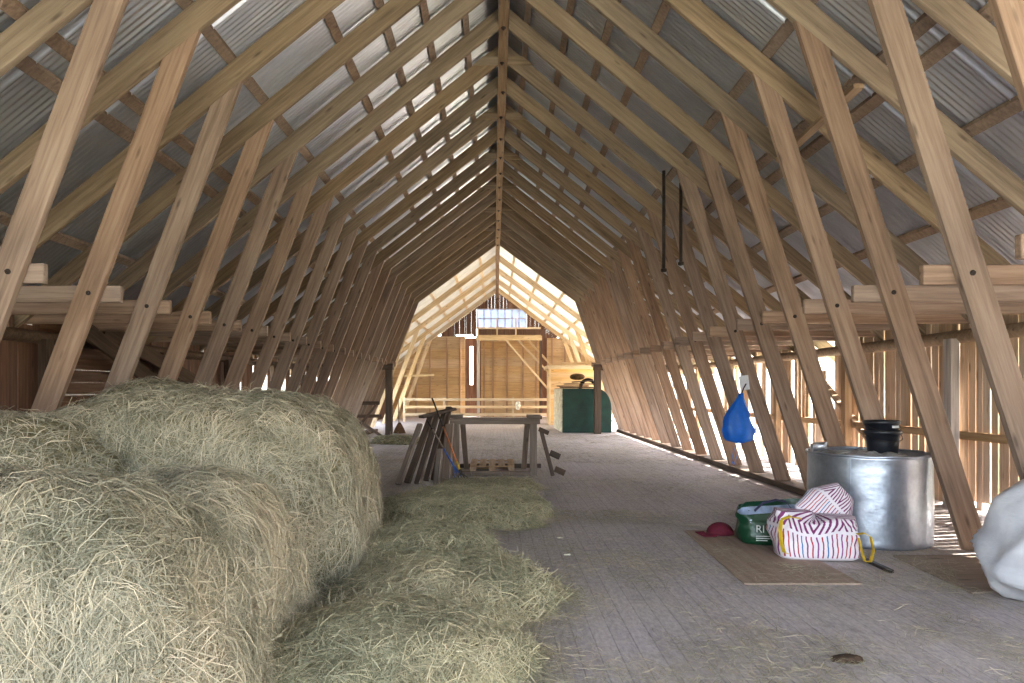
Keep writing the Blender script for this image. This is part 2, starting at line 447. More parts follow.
# rails, posts, brace on the right wall
o = timber('wall_rail', (6.33,2,.985), (6.33,27,.985), .07, .11, M['board_r'] if False else M['bark']); tag(o, 'level rail nailed across the right board wall at waist height', 'rail')
def wall_post(x, y, w, mat, label, z1=2.3, d=.12):
    o = timber('wall_post', (x,y,0), (x,y,z1), w, d, mat, up=(1,0,0), wob=.004); tag(o, label, 'post', 'posts of the board walls'); return o
M['whitewash'] = wood('bleached post', (150,140,132), (196,186,178), (222,214,206))
wall_post(6.22, 9.35, .17, M['whitewash'], 'bleached pale upright post against the right board wall behind the bin')
for i, y in enumerate((6.0,12.2,15.2,18.2,21.2)):
    wall_post(6.24, y, .15, M['bark'], ['brown wall post near the white sack, right wall','brown wall post beside the small wall opening','brown wall post beyond the small wall opening','second brown wall post beyond the small opening','third brown wall post beyond the small opening'][i])
for i, y in enumerate((5.2,9.45,12.75,15.8,19,22)):
    wall_post(-6.24, y, .16, M['darkwood'], ['dark post of the left wall nearest the camera','dark post of the left wall before the level boards','dark post of the left wall after the level boards','dark left wall post behind the diagonal planks','second dark left wall post behind the diagonal planks','far dark post of the left wall'][i])
o = timber('wall_brace', at(821,374,13.2)+V((-.08,0,0)), at(868,445,11.62)+V((.1,0,0)), .05, .13, M['bark'], up=(1,0,0)); tag(o, 'slanting brace board on the right wall below the small opening', 'brace')
for i, (a, b) in enumerate((((-6.1,10.6,2.55),(-6.1,14.5,1.6)),((-6.0,9.9,2.5),(-6.0,14.2,.9)))):
    o = timber('diagonal_plank', a, b, .05, .26, M['darkwood'], up=(1,0,0) if False else (0,0,1)); tag(o, ['upper','lower'][i]+' wide brown plank slanting down behind the left truss legs', 'plank', 'slanting planks by the left wall')

# sill beams under the truss feet
for s, nm in ((1,'right'),(-1,'left')):
    o = timber('sill_beam', (s*4.77,9.75,.05), (s*4.77,26.4,.05), .33, .1, M['darkwood'], bev=.01, wob=.003)
    tag(o, f'low dark sill beam under the feet of the {nm} truss legs', 'sill beam')

# door posts with headers at the end of the dark row
for s, px, Y, nm in ((-1,389,24.3,'left'),(1,597.5,25.0,'right')):
    x = (px-497)*Y/683
    t = empty('portal_post', (x,Y,0), f'dark square post with short header on the {nm} at the end of the dark row', 'post')
    timber('post', (x,Y,0), (x,Y,2.32), .24, .24, M['darkwood'], t, up=(1,0,0))
    timber('header', (x-s*.15,Y,2.43), (s*6.2,Y,2.43), .24, .22, M['darkwood'], t)

# ------------------------------------------------------------------ gable end
def gy(px): return (px-497)*YG/683
def gz(py): return 1.6-(py-390)*YG/683
m = MB()
def panels(x0, x1, z0, z1, nstud, y=YG):
    zz = z0
    while zz < z1-.05:
        h = min(random.uniform(.42,.6), z1-zz)
        m.box((x0,y,zz+.001),(x1,y+.03+random.uniform(0,.01),zz+h-.004)); zz += h
panels(-6.4,gy(466)-.05,0,gz(336),4); panels(gy(481),gy(541),0,gz(337),4); panels(gy(547),6.4,0,gz(338),3)
tag(m.build('wall_far', M['gable']), kind='structure')
m = MB()
for px in (404,416,430,447,460,484,493,507,523,536,552,565,580): m.box((gy(px)-.05,YG-.09,0),(gy(px)+.05,YG-.002,gz(338)))
tag(m.build('trim_1', wood('gable stud wood', (128,92,62), (166,126,88), (190,152,112), grain='Z')), kind='structure')
# dark boards standing in for shaded gaps, added seam backing, board behind the loft
m = MB()
m.box((gy(466)-.4,YG+.35,0),(gy(469.5),YG+.4,4.75)); m.box((gy(473),YG+.35,0),(gy(481)+.4,YG+.4,4.75)); m.box((gy(469.5),YG+.35,0),(gy(473),YG+.4,1.9)); m.box((gy(469.5),YG+.35,4.25),(gy(473),YG+.4,4.75))  # set back, dark brown in place of the shade in the gap
m.box((gy(541)-.3,YG+.3,0),(gy(547)+.3,YG+.35,5)); 
m.box((-6.4,YG+.06,0),(gy(466)-.06,YG+.09,gz(336.3))); m.box((gy(481),YG+.06,0),(gy(541),YG+.09,gz(337))); m.box((gy(547),YG+.06,0),(6.4,YG+.09,gz(338)))  # backing added behind the panels so their seams read dark
m.box((gy(478),YG-.02,gz(335)),(gy(541),YG+.03,gz(328)))
tag(m.build('wall_far.001', M['board_l']), kind='structure')
# slatted upper gable: narrow upright boards with light between
m = MB(); x = -6.2
while x < 6.2:
    w = .1; zt = under(abs(x)+.1, YG)+.46
    for z0, z1 in ((gz(338) if x > gy(478) else gz(334.5) if gy(456) < x < gy(472) else gz(336.5), zt),):
        inwin = gy(477) < x+w/2 < gy(526)
        if z1 > z0+.15:
            if inwin:
                if z1 > 6.45: m.box((x,YG,6.45),(x+w,YG+.025,z1))
            else: m.box((x,YG,z0),(x+w,YG+.025,z1))
    x += w+random.choice([0,0,0,0,.003,.005])
tag(m.build('wall_far.002', M['board_l']), kind='structure')
# gable window
m = MB(); x0, x1, z0, z1 = gy(477), gy(526), gz(328), 6.45
for k in range(8): xx = x0+(x1-x0)*k/7; m.box((xx-.03,YG-.03,z0),(xx+.03,YG+.03,z1))
for zz in (z0,(z0+z1)/2,z1): m.box((x0,YG-.035,zz-.03),(x1,YG+.035,zz+.03))
w = m.build('window_1', M['whitewash']); tag(w, kind='structure')
m = MB().box((x0,YG+.04,z0),(x1,YG+.05,z1)); m.build('window_glass', translucent('frosted gable glass', (190,200,226), .6), w)

# loft platform at the gable
YL = 37.0
def lx(px): return (px-497)*YL/683
def lz(py): return 1.6-(py-390)*YL/683
t = empty('loft_platform', (lx(509),YL,lz(336)), 'pale timber loft platform with railing high on the end gable', 'loft')
m = MB().box((lx(477),YL,lz(336)-.0),(lx(541),YG-.1,lz(336)+.06)); m.build('deck', M['pale'], t)
timber('edge_beam', (lx(476),YL,lz(338)), (lx(542),YL,lz(338)), .14, .24, M['pale'], t)
for px in (478,497,516): timber('railing_post', (lx(px),YL+.05,lz(336)), (lx(px),YL+.05,lz(318)), .07, .07, M['pale'], t, up=(1,0,0))
timber('guard_rail', (lx(476),YL+.05,lz(328)), (lx(541),YL+.05,lz(328)), .05, .1, M['pale'], t)
timber('support_post', (lx(478.3),YL,0), (lx(478.3),YL,lz(340)), .16, .16, M['whitewash'], t, up=(1,0,0))
for Y, a, b in ((37.05,(505,339),(548,389)),(38.2,(517,339),(548,372)),(39.4,(527,339),(553,367))):
    timber('knee_brace', at(a[0],a[1],Y), at(b[0],b[1],Y), .1, .13, M['pale'], t, up=(0,1,0))
timber('support_post', (lx(541),YL+.3,0), (lx(541),YL+.3,lz(340)), .14, .14, M['darkwood'], t, up=(1,0,0))

# guard railing across the end bay
YR = 34.0
t = empty('guard_railing', (0,YR,0), 'white-lit three-rail wooden guard railing across the end bay', 'railing')
rx = lambda px: (px-497)*YR/683
for py in (399.5,407,414.5):
    z = 1.6-(py-390)*YR/683
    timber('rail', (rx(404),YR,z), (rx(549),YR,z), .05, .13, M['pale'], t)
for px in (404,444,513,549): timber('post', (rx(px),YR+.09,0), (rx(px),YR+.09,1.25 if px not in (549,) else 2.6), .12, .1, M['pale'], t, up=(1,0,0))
o = timber('cross_lath', at(400,376,33.3), at(434,375,33.5), .05, .1, M['pale']); tag(o, 'short level pale lath nailed across the left end-bay legs', 'lath')  # a lath nailed across the legs, no part of the railing
m = MB(); rings = []
for i in range(9):
    a = i/8
    rings.append([(rx(518)+.12*math.cos(2*PI*k/10)*(.5+.6*math.sin(PI*a))+.08*noise.noise(V((a*4,k,1))), YR-.1+.05*math.sin(2*PI*k/10), .62+.42*a) for k in range(10)])
m.loft(rings); tag(m.build('hanging_cloth', plain('white cloth', (236,228,214), .8), smooth=True), 'small white cloth hung over the guard railing', 'cloth')

# tan clad shed
YS = 31.0; sx = lambda px: (px-497)*YS/683
t = empty('storage_shed', (sx(580),YS,0), 'yellow-tan boarded shed standing behind the green tank', 'shed')
m = MB(); z = 0
while z < 2.5: m.box((sx(550),YS,z+.006),(sx(604),YS+.03,z+.2)); z += .2
m.build('cladding', M['shed'], t)
m = MB(); z = 0
while z < 2.5: m.box((sx(550),YS+.03,z+.006),(sx(550)+.03,YS+2,z+.2)); z += .2
m.build('side_cladding', M['shed'], t)
timber('corner_post', (sx(549.5),YS-.06,0), (sx(549.5),YS-.06,2.6), .13, .1, M['pale'], t, up=(1,0,0))
m = MB().box((sx(547),YS-.25,2.55),(sx(606),YS+2.2,2.72)); m.build('roof_slab', M['pale'], t, bev=.01)
o = timber('loose_beam', (sx(563),YS+.4,2.80), (sx(600),YS+.4,2.80), .14, .14, M['pale']); tag(o, 'pale beam lying on top of the tan shed', 'beam')

# green tank
t = empty('green_tank', (3.36,25.6,0), 'dark green tank box with cream side and rounded corner, behind the dark post', 'tank')
m = MB(); x0, x1, zt = 2.46, 4.3, 1.66
prof = [(x0,0),(x0,zt)] + [(x1-.55+.55*math.sin(a*PI/2/8), zt-.75+.75*math.cos(a*PI/2/8)) for a in range(9)] + [(x1,0)]
m.loft([[(x,y,z) for x,z in prof] for y in (25.6,29.2)]); 
m.build('tank_body', plain('dark green paint', (18,58,50), .5, 0, 3, .25), t, bev=.015)
m = MB().box((x0-.03,25.62,0),(x0-.002,29.2,zt-.02)); m.build('side_panel', plain('cream panel', (226,216,190), .7), t)
timber('top_edge', (x0-.1,25.7,zt+.035), (x1-.65,25.7,zt+.035), .1, .05, M['darkwood'], t)
# things on the tank
for i, (a, b) in enumerate((((2.3,25.9,1.75),(3.5,26.3,1.76)),((2.55,26.1,1.83),(3.9,26.0,1.83)),((2.9,26.4,1.9),(3.7,26.2,1.97)))):
    o = timber('scrap_board', a, b, .2, .05, M['greywood'] if i else M['board_h']); tag(o, ['lowest brown scrap board on the green tank','middle grey scrap board on the green tank','top tilted grey scrap board on the green tank'][i], 'board', 'scrap boards on the green tank')
m = MB(); pts = [(3.55+.3*math.cos(a*PI/14), 26.6, 1.68+.32*math.sin(a*PI/14)) for a in range(29)]
m.tube(pts, .07, 8); tag(m.build('old_tyre', plain('black rubber', (42,36,32), .8), smooth=True), 'dark old tyre standing among scrap on the green tank', 'tyre')
m = MB(); rings = [[(3.15+.3*math.sin(PI*(i+.6)/9)*math.cos(2*PI*k/12)+.04*noise.noise(V((i,k,3))), 26.75+.22*math.sin(PI*(i+.6)/9)*math.sin(2*PI*k/12), 1.99+.13*(1-math.cos(PI*i/8))) for k in range(12)] for i in range(9)]
m.loft(rings); tag(m.build('brown_sack', plain('brown sacking', (120,92,58), .9, bump=.4), smooth=True), 'crumpled brown sack on top of the scrap on the tank', 'sack')

# trestle and broom far left
t = empty('wooden_trestle', (-4.9,23.0,0), 'low dark wooden trestle beside the far left post', 'trestle')
timber('top_rail', (-5.9,23,1.16), (-3.95,23,1.16), .1, .12, M['darkwood'], t)
timber('lower_rail', (-5.6,23.05,.72), (-3.9,23.05,.72), .06, .11, M['darkwood'], t)
for a, b in (((-4.9,22.9,.05),(-4.05,22.9,1.1)),((-4.55,22.7,.55),(-3.7,22.4,.03)),((-5.7,22.9,.03),(-5.2,23,1.1)),((-5.3,23.2,.03),(-5.8,23.1,1.1))):
    timber('leg', a, b, .08, .1, M['darkwood'], t, up=(0,1,0))
t = empty('broom', (-3.55,25.2,0), 'old broom standing upright by the far left post', 'broom')
m = MB().tube([(-3.62,25.2,.36),(-3.66,25.3,1.25)], .02, 6); m.build('broom_handle', M['greywood'], t)
m = MB().loft([[(-3.6+w*math.cos(2*PI*k/10), 25.2+.5*w*math.sin(2*PI*k/10), z) for k in range(10)] for w, z in ((.24,.0),(.17,.18),(.05,.4))]); m.build('brush', plain('brown bristles', (92,66,44), .9, 0, 30), t)

# ------------------------------------------------------------------ trestle bench, planks, forks, pallet
YT = 12.77; bx = lambda px: (px-497)*YT/683
t = empty('timber_frame', (0,YT,0), 'grey-brown timber trestle frame standing over a pallet mid-floor', 'trestle frame')
timber('top_beam', (bx(450),YT,1.02), (bx(540),YT,1.02), .15, .11, M['greywood'], t, bev=.01)
for px in (456,533.5):
    timber('leg', (bx(px),YT+.02,0), (bx(px),YT+.02,.965), .15, .13, M['greywood'], t, up=(1,0,0))
    timber('cap_block', (bx(px)-.13,YT+.02,1.11), (bx(px)+.13,YT+.02,1.11), .14, .06, M['greywood'], t)
for px, d in ((463,.03),(527,-.03)):
    timber('rear_leg', (bx(px)+d*.6,YT+1.1,0), (bx(px)-d*.3,YT+.13,.96), .1, .1, M['greywood'], t, up=(1,0,0))
timber('bottom_rail', (bx(460),YT+.06,.04), (bx(530),YT+.06,.04), .1, .06, M['greywood'], t)
timber('rear_rail', (bx(462)-.1,YT+1.2,.05), (bx(545),YT+1.2,.05), .12, .08, M['darkwood'], t)

pl = [((398,486,11.5),(420,424,12.1),.10,'outermost leaning plank at the far side of the stack'),
      ((407,485,11.55),(431,416,12.2),.12,'second leaning plank of the stack'),
      ((417,483,11.6),(438,412,12.3),.11,'third leaning plank, dark and tall'),
      ((426,479,11.8),(445,410,12.45),.10,'fourth leaning plank, dark and tall'),
      ((436,486,11.4),(440,449,11.6),.10,'short upright plank stub before the frame leg'),
      ((445,484,11.5),(450,424,12.1),.16,'pale grey plank leaning on the frame leg'),
      ((434,476,12.05),(449,407,12.6),.12,'hindmost leaning plank, wedged by the frame leg')]
for i, (a, b, w, lb) in enumerate(pl):
    A = at(*a); A.z = .01+.02*(i%2); B = at(*b)
    o = timber('leaning_plank', A, B, .045, w, M['greywood'] if i in (4,5,0) else M['darkwood'], up=(.85,-.5,0), bev=.004); tag(o, lb, 'plank', 'planks leaning on the trestle frame')
o = timber('short_plank', at(421,417,12.0), at(454,410,12.4)+V((0,0,.02)), .18, .05, M['darkwood']); tag(o, 'short dark plank lying across the tops of the leaning planks', 'plank')
def fork(a, b, cols, label, head, pos=(0,.42,.8,1)):
    A, B = at(*a), at(*b); A.z = max(A.z, .05)
    t = empty('hay_fork', (A.x,A.y,0), label, 'fork')
    for k in range(3):
        m = MB().tube([A.lerp(B,pos[k]), A.lerp(B,pos[k+1])], .015, 8); m.build(['lower_handle','middle_handle','upper_handle'][k], cols[k], t, smooth=True)
    m = MB(); d = (A-B).normalized(); sdv = V((1,0,0))
    for k in (-1.5,-.5,.5,1.5):
        m.tube([A, A+sdv*k*.05+d*.08, V(A+sdv*k*.055+d*.2+V((0,-.15,0)))*1.0], .007, 5)
    m.tube([A-d*.06,A+d*.02], .026, 8)
    m.build('tines', head, t)
blue = plain('blue paint', (52,92,170), .5); orange = plain('orange paint', (196,110,60), .5); yellow = plain('yellow plastic', (232,186,40), .5)
fork((456,470,11.35),(427,420,11.95),(blue,M['greywood'],M['iron']), 'hay fork with a blue lower shaft leaning on the planks', blue)
fork((461,473,11.2),(432,398,12.0),(yellow,orange,M['iron']), 'hay fork with orange shaft and yellow collar leaning on the planks', M['iron'], (0,.14,.6,1))

t = empty('wooden_pallet', (-.1,13.9,0), 'small wooden pallet lying flat under the timber trestle frame', 'pallet')
pw = wood('pallet wood', (140,108,74), (176,140,104), (200,168,132), grain='Y', var=.2)
x0, x1, y0, y1 = -.53, .34, 13.32, 14.5
for k in range(5):
    a = x0+(x1-x0-.13)*k/4
    MB().box((a,y0,.115),(a+.13,y1,.137)).build('deck_board', pw, t, bev=.003)
for k in range(3):
    b = y0+(y1-y0-.1)*k/2
    MB().box((x0,b,.093),(x1,b+.1,.114)).build('cross_board', pw, t, bev=.003)
    MB().box((x0,b,.0),(x1,b+.1,.018)).build('base_board', pw, t, bev=.003)
    for j in range(3):
        a = x0+(x1-x0-.12)*j/2
        MB().box((a,b,.019),(a+.12,b+.1,.092)).build('block', pw, t, bev=.003)

A, B = at(541,430,12.7), at(553,472,12.5); B.z = .03
t = empty('cleated_bar', (B.x,B.y,0), 'dark cleated timber bar leaning at the far end of the trestle frame', 'bar')
timber('bar', B, A, .07, .1, M['darkwood'], t, up=(0,1,0))
for f, dx in ((.97,.05),(.45,.14),(.1,.15)):
    p = B.lerp(A,f); timber('cleat', p+V((dx-.1,-.07,.05)), p+V((dx+.08,-.07,-.03)), .05, .11 if f < .9 else .08, M['darkwood'], t)

# ------------------------------------------------------------------ galvanised bin
bc = V((4.0,7.36,0)); R = .60; H = .94
t = empty('galvanised_bin', bc, 'large round galvanised steel bin standing between the right truss legs', 'bin')
m = MB(); prof = [(R-.03,.0),(R-.004,.006),(R,.03),(R,.07)] + [(R,z) for z in np.linspace(.12,.9,9)] + [(R+.004,H-.02)]
n = 64; rings = []
for r, z in prof:
    rings.append([(bc.x+(r+.006*noise.noise(V((3*math.cos(2*PI*k/n),3*math.sin(2*PI*k/n),z*4)))*(.2<z<.85))*math.cos(2*PI*k/n), bc.y+(r+.006*noise.noise(V((3*math.cos(2*PI*k/n),3*math.sin(2*PI*k/n),z*4))))*math.sin(2*PI*k/n), z) for k in range(n)])
rings += [[(bc.x+(R-.012)*math.cos(2*PI*k/n), bc.y+(R-.012)*math.sin(2*PI*k/n), z) for k in range(n)] for z in (H-.02,.75)]
m.loft(rings, True, True); m.build('drum', M['galv'], t, smooth=True)
m = MB(); m.tube([(bc.x+(R+.004)*math.cos(2*PI*k/48), bc.y+(R+.004)*math.sin(2*PI*k/48), H-.012+.004*math.sin(k*1.3)) for k in range(49)], .014, 8, False); m.build('rolled_rim', M['galv'], t, smooth=True)
m = MB()
for ang in (-2.35,): m.ribbon([(bc.x+(R+.004)*math.cos(ang), bc.y+(R+.004)*math.sin(ang), z) for z in (.02,.45,.92)], (.03*math.sin(ang),-.03*math.cos(ang),0), .006)
m.build('seam', M['galv'], t)
# bent sheet edge at the back
m = MB(); m.loft([[(bc.x+(R-.03)*math.cos(a), bc.y+(R-.03)*math.sin(a), z) for a in np.linspace(1.9,3.0,12)] for z in (.8,.93,1.0)], False, False, False)
so = m.mesh(True); o = link('bent_flap', so, M['galv'], t); sm = o.modifiers.new('s','SOLIDIFY'); sm.thickness = .006
# plastic film inside
def film(name, cx, cy, r, z, mat, amp, seed, label, cat):
    m = MB(); rings = []
    for i in range(1,15):
        q = i/14
        rings.append([(cx+r*q*math.cos(2*PI*k/40), cy+r*q*math.sin(2*PI*k/40), z+amp*(noise.noise(V((2.6*q*math.cos(2*PI*k/40)*2, 2.6*q*math.sin(2*PI*k/40)*2, seed)))+.6*abs(noise.noise(V((6*q*math.cos(2*PI*k/40), 6*q*math.sin(2*PI*k/40), seed+5)))))) for k in range(40)])
    m.loft(rings, True, False); o = m.build(name, mat, smooth=True); return tag(o, label, cat)
filmmat = plain('crumpled clear film', (186,186,186), .25, 0, 6, .2, spec=.6)
film('plastic_film', bc.x-.12, bc.y-.06, .44, .915, filmmat, .05, 3, 'crumpled grey plastic film lying in the top of the galvanised bin', 'plastic film')
film('bin_contents', bc.x, bc.y, .6, .845, plain('dusty chaff', (122,112,86), .9, 0, 20, .4, .5), .04, 9, 'brown chaff filling the galvanised bin', 'chaff')
# buckets
blk = plain('black plastic', (30,33,42), .4, 0, 4, .2, spec=.5)
def bucket(cx, cy, z, r0, r1, h, label, lip=True):
    t = empty('black_bucket', (cx,cy,z), label, 'bucket', 'nested buckets on the bin')
    m = MB().lathe([(r0-.01,0),(r0,.006),(r0+(r1-r0)*.5,h*.5),(r1-.004,h-.04),(r1+.012,h-.038),(r1+.012,h-.006),(r1+.004,h),(r1-.006,h-.004),(r0-.006,.012)], 40, (cx,cy,z), True, True)
    m.build('pail', blk, t, smooth=True).data
    m = MB(); m.tube([(cx+(r1+.014)*math.cos(a), cy+(r1+.014)*math.sin(a), z+h-.05-.11*math.sin(-a) if False else z+h-.045-.07*abs(math.sin(a))) for a in np.linspace(-PI,0,17)], .004, 6); return t, m.build('bail_handle', M['iron'], t, smooth=True)
bx_, by_ = 4.27, 7.56
bucket(bx_, by_, .885, .145, .178, .27, 'lower black bucket standing on the bin, holding another bucket')
t, bail = bucket(bx_-.01, by_, .965, .14, .172, .30, 'upper black bucket nested in another on the bin')
m = MB().box((bx_-.0,by_-.186,1.19),(bx_+.07,by_-.181,1.215)); m.build('grip', plain('white grip', (220,222,224), .5), bail)

# ------------------------------------------------------------------ plywood sheet and bags
m = MB(); m.hexa([(2.03,5.6,.001),(2.99,5.6,.001),(3.02,7.72,.001),(2.12,7.72,.001),(2.03,5.6,.016),(2.99,5.6,.016),(3.02,7.72,.016),(2.12,7.72,.016)])
tag(m.build('plywood_sheet', wood('chipboard sheet', (136,108,90), (160,132,112), (178,152,132), grain='Y', knots=False)), 'thin brown plywood sheet lying on the floor under the bags', 'plywood sheet')
def crumple(p, amp, f, seed): return amp*(noise.noise(V((p[0]*f,p[1]*f,p[2]*f+seed))) + .5*noise.noise(V((p[0]*f*2.3,p[1]*f*2.3,p[2]*f*2.3+seed))))
def bag_shell(cx, cy, z0, lx_, ly_, h, rot, top, amp, seed, nn=44, rows=14, belly=.06):
    """open-topped soft shopping bag: rounded rectangle rings; top(u) lifts the rim"""
    rings = []
    cr, sr = math.cos(rot), math.sin(rot)
    for i in range(rows+1):
        q = i/rows; ring = []
        b = 1+belly*math.sin(PI*q)
        for k in range(nn):
            a = 2*PI*k/nn; c, s = math.cos(a), math.sin(a); e = .42
            x = lx_/2*b*math.copysign(abs(c)**e, c)*(.94 if i == 0 else 1); y = ly_/2*b*math.copysign(abs(s)**e, s)*(1-.2*q)*(.92 if i == 0 else 1)
            z = q*(h+top(x/lx_*2, y/ly_*2))
            d = crumple((x,y,z), amp*(.3+q), 7, seed)
            x += d*c; y += d*s
            ring.append((cx+x*cr-y*sr, cy+x*sr+y*cr, z0+max(z,0)))
        rings.append(ring)
    return rings
def polybag(c, name, thin=False):
    t = NT(name); v = t.coords((1,1,1)); a = t.noise(v, 14, 4)
    t.col(t.ramp(a, [(.3,lin([x*.8 for x in c])),(.7,lin(c))])); t.rough(.35); t.b.inputs['Specular IOR Level'].default_value = .5
    t.bump(a, .5, .02)
    if thin:
        tr = t.n('ShaderNodeBsdfTranslucent'); tr.inputs[0].default_value = lin(c); mx = t.n('ShaderNodeMixShader'); mx.inputs[0].default_value = .5
        t.l(t.b.outputs[0], mx.inputs[1]); t.l(tr.outputs[0], mx.inputs[2]); t.l(mx.outputs[0], t.out.inputs[0])
    return t.m
gx, gyb, grot = 2.92, 7.12, .30
t = empty('green_shopping_bag', (gx,gyb,.017), 'dark green shopping bag with white lettering on the plywood sheet', 'bag')
rings = bag_shell(gx, gyb, .017, .76, .40, .37, -.18, lambda u,v: .04*u+.05*v, .05, 2)
m = MB().loft(rings, True, False); inner = [[(gx+(p[0]-gx)*.97, gyb+(p[1]-gyb)*.97, p[2]-.004) for p in r] for r in rings[::-1]]
m.build('bag_body', polybag((14,66,40), 'green woven plastic'), t, smooth=True)
m = MB().loft([[(gx+(p[0]-gx)*.975, gyb+(p[1]-gyb)*.975, p[2]-.002) for p in r] for r in rings[::-1]][2:9], False, True); m.build('lining', plain('pale blue lining', (176,190,216), .5), t, smooth=True)
m = MB(); m.ribbon([(gx-.28,gyb-.12,.36),(gx-.2,gyb-.13,.44),(gx-.05,gyb-.1,.47),(gx+.05,gyb-.1,.45),(gx+.1,gyb-.13,.38)], (.0,.03,.015), .004); m.build('strap', plain('dark violet strap', (66,62,92), .6), t)
# lettering on the green bag
def lettering(txt, size, loc, rot, mat, parent, name='lettering'):
    cu = bpy.data.curves.new('t','FONT'); cu.body = txt; cu.size = size; cu.extrude = .001
    ob = bpy.data.objects.new('t', cu); C.objects.link(ob); bpy.context.view_layer.update()
    me = bpy.data.meshes.new_from_object(ob.evaluated_get(bpy.context.evaluated_depsgraph_get())); bpy.data.objects.remove(ob)
    me.materials.clear()
    return link(name, me, mat, parent, Matrix.Translation(loc) @ Matrix.Rotation(rot,4,'Z') @ Matrix.Rotation(PI/2,4,'X'))
WT = plain('white print', (232,236,232), .6, nvar=.05)
lettering('RI', .105, (2.625,6.93,.155), -.18, WT, t)
m = MB()
for i in range(3): m.box((0,-.001,-.03-i*.022),(.17-.03*i,0,-.022-i*.022))
m.build('small_print', WT, t, mw=Matrix.Translation((2.628,6.925,.145)) @ Matrix.Rotation(-.18,4,'Z'))

# white striped bag
def stripes():
    t = NT('striped bag fabric'); tc = t.n('ShaderNodeTexCoord'); sp = t.n('ShaderNodeSeparateXYZ'); t.l(tc.outputs['UV'], sp.inputs[0])
    u, v = sp.outputs[0], sp.outputs[1]
    wob = t.math('MULTIPLY', t.noise(t.coords(kind='UV'), 5, 2), .02)
    uu = t.math('ADD', u, wob)
    fr = t.math('FRACT', t.math('MULTIPLY', uu, 23.0))
    low = t.math('MULTIPLY', t.math('LESS_THAN', fr, .30), t.math('MULTIPLY', t.math('LESS_THAN', v, .52), t.math('GREATER_THAN', v, .06)))
    idc = t.math('FRACT', t.math('MULTIPLY', t.math('FLOOR', t.math('MULTIPLY', uu, 23.0)), .3819))
    pal = t.ramp(idc, [(0,lin((118,34,96))),(.25,lin((160,30,54))),(.5,lin((176,34,60))),(.72,lin((40,104,160))),(.86,lin((126,48,120)))], 'CONSTANT')
    # chevron strokes above
    cv = t.math('ADD', t.math('MULTIPLY', t.math('ABSOLUTE', t.math('SUBTRACT', t.math('FRACT', t.math('ADD', t.math('MULTIPLY', u, 2.0), .1)), .5)), 2.2), v)
    up = t.math('MULTIPLY', t.math('LESS_THAN', t.math('FRACT', t.math('MULTIPLY', cv, 4.2)), .42), t.math('GREATER_THAN', v, .58))
    c = t.mix(low, lin((226,218,226)), pal); c = t.mix(up, c, lin((112,26,92)))
    t.col(c); t.rough(.6); t.bump(t.noise(t.coords(), 16, 4), .4, .01)
    return t.m
M['stripe'] = stripes()
def uv_loft(rings, name, mat, parent, cap0=True, cap1=False):
    m = MB().loft(rings, cap0, cap1); me = m.mesh(True); uvl = me.uv_layers.new(name='UVMap'); n = len(rings[0]); R_ = len(rings)
    pr = [V(p) for p in rings[len(rings)//2]]; acc = [0.0]
    for k in range(n): acc.append(acc[-1]+(pr[(k+1)%n]-pr[k]).length)
    for p in me.polygons:
        ks = [me.loops[li].vertex_index for li in p.loop_indices]; wrap = any(k % n == 0 for k in ks) and any(k % n == n-1 for k in ks)
        for li, k in zip(p.loop_indices, ks):
            uu = acc[n if wrap and k % n == 0 else k % n]/acc[-1]
            uvl.data[li].uv = (uu*2.0, (k//n)/(R_-1))
    return link(name, me, mat, parent)
wx, wy = 3.02, 6.5
t = empty('striped_bag', (wx,wy,.017), 'white bag with purple red and blue stripes and yellow handles beside the bin', 'bag')
rings = bag_shell(wx, wy, .017, .70, .36, .36, -.12, lambda u,v: .09*abs(u)-.03+.03*math.sin(5*u), .055, 11, 60, 18, .10)
# closed, slumped top
top = rings[-1]; 
for q in (.8,.55,.3,.1): rings.append([(wx+(p[0]-wx)*q, wy+(p[1]-wy)*q, p[2]*(.55+.45*q)+.20*(1-q)+crumple(p,.03,6,4)) for p in top])
uv_loft(rings, 'bag_body', M['stripe'], t, True, True)
ylw = plain('yellow webbing', (222,186,44), .6)
m = MB(); m.ribbon([(wx-.355,wy-.10,.38),(wx-.385,wy-.15,.30),(wx-.385,wy-.17,.18),(wx-.365,wy-.19,.10),(wx-.34,wy-.2,.09)], (.02,-.035,0), .005); m.ribbon([(wx-.355,wy-.10,.385),(wx-.28,wy-.12,.42),(wx-.18,wy-.12,.40)], (.0,.035,.01), .005); m.build('handle', ylw, t)
m = MB(); m.ribbon([(wx+.30,wy-.20,.27),(wx+.34,wy-.25,.29),(wx+.39,wy-.27,.26),(wx+.41,wy-.28,.14),(wx+.38,wy-.29,.04),(wx+.33,wy-.28,.04),(wx+.31,wy-.26,.14),(wx+.305,wy-.22,.24)], (.0,-.04,.0), .006); m.build('handle', ylw, t)
# striped pillow on top
t_rings = []
A0 = V((wx+.21,wy+.17,.31))
for i in range(17):
    q = -1+2*i/16; ring = []
    for k in range(40):
        a = 2*PI*k/40; c, s = math.cos(a), math.sin(a)
        w = .27*(1-.55*max(0,q))*(1 if abs(q) < .95 else .9); h = .11*(1-abs(q)**3)**.5+.004
        x = w*math.copysign(abs(c)**.6,c); y = h*s
        p = V((x, y, q*.27)); p += V((0,1,0))*crumple(p,.02,8,6)
        p = Matrix.Rotation(.85,3,'Y') @ (Matrix.Rotation(-.25,3,'X') @ p)
        ring.append(p+A0+V((.02,.02,.12)))
    t_rings.append(ring)
o = uv_loft(t_rings, 'striped_pillow', M['stripe'], None, True, True); tag(o, 'striped cushion poking out of the white bag against the bin', 'cushion')
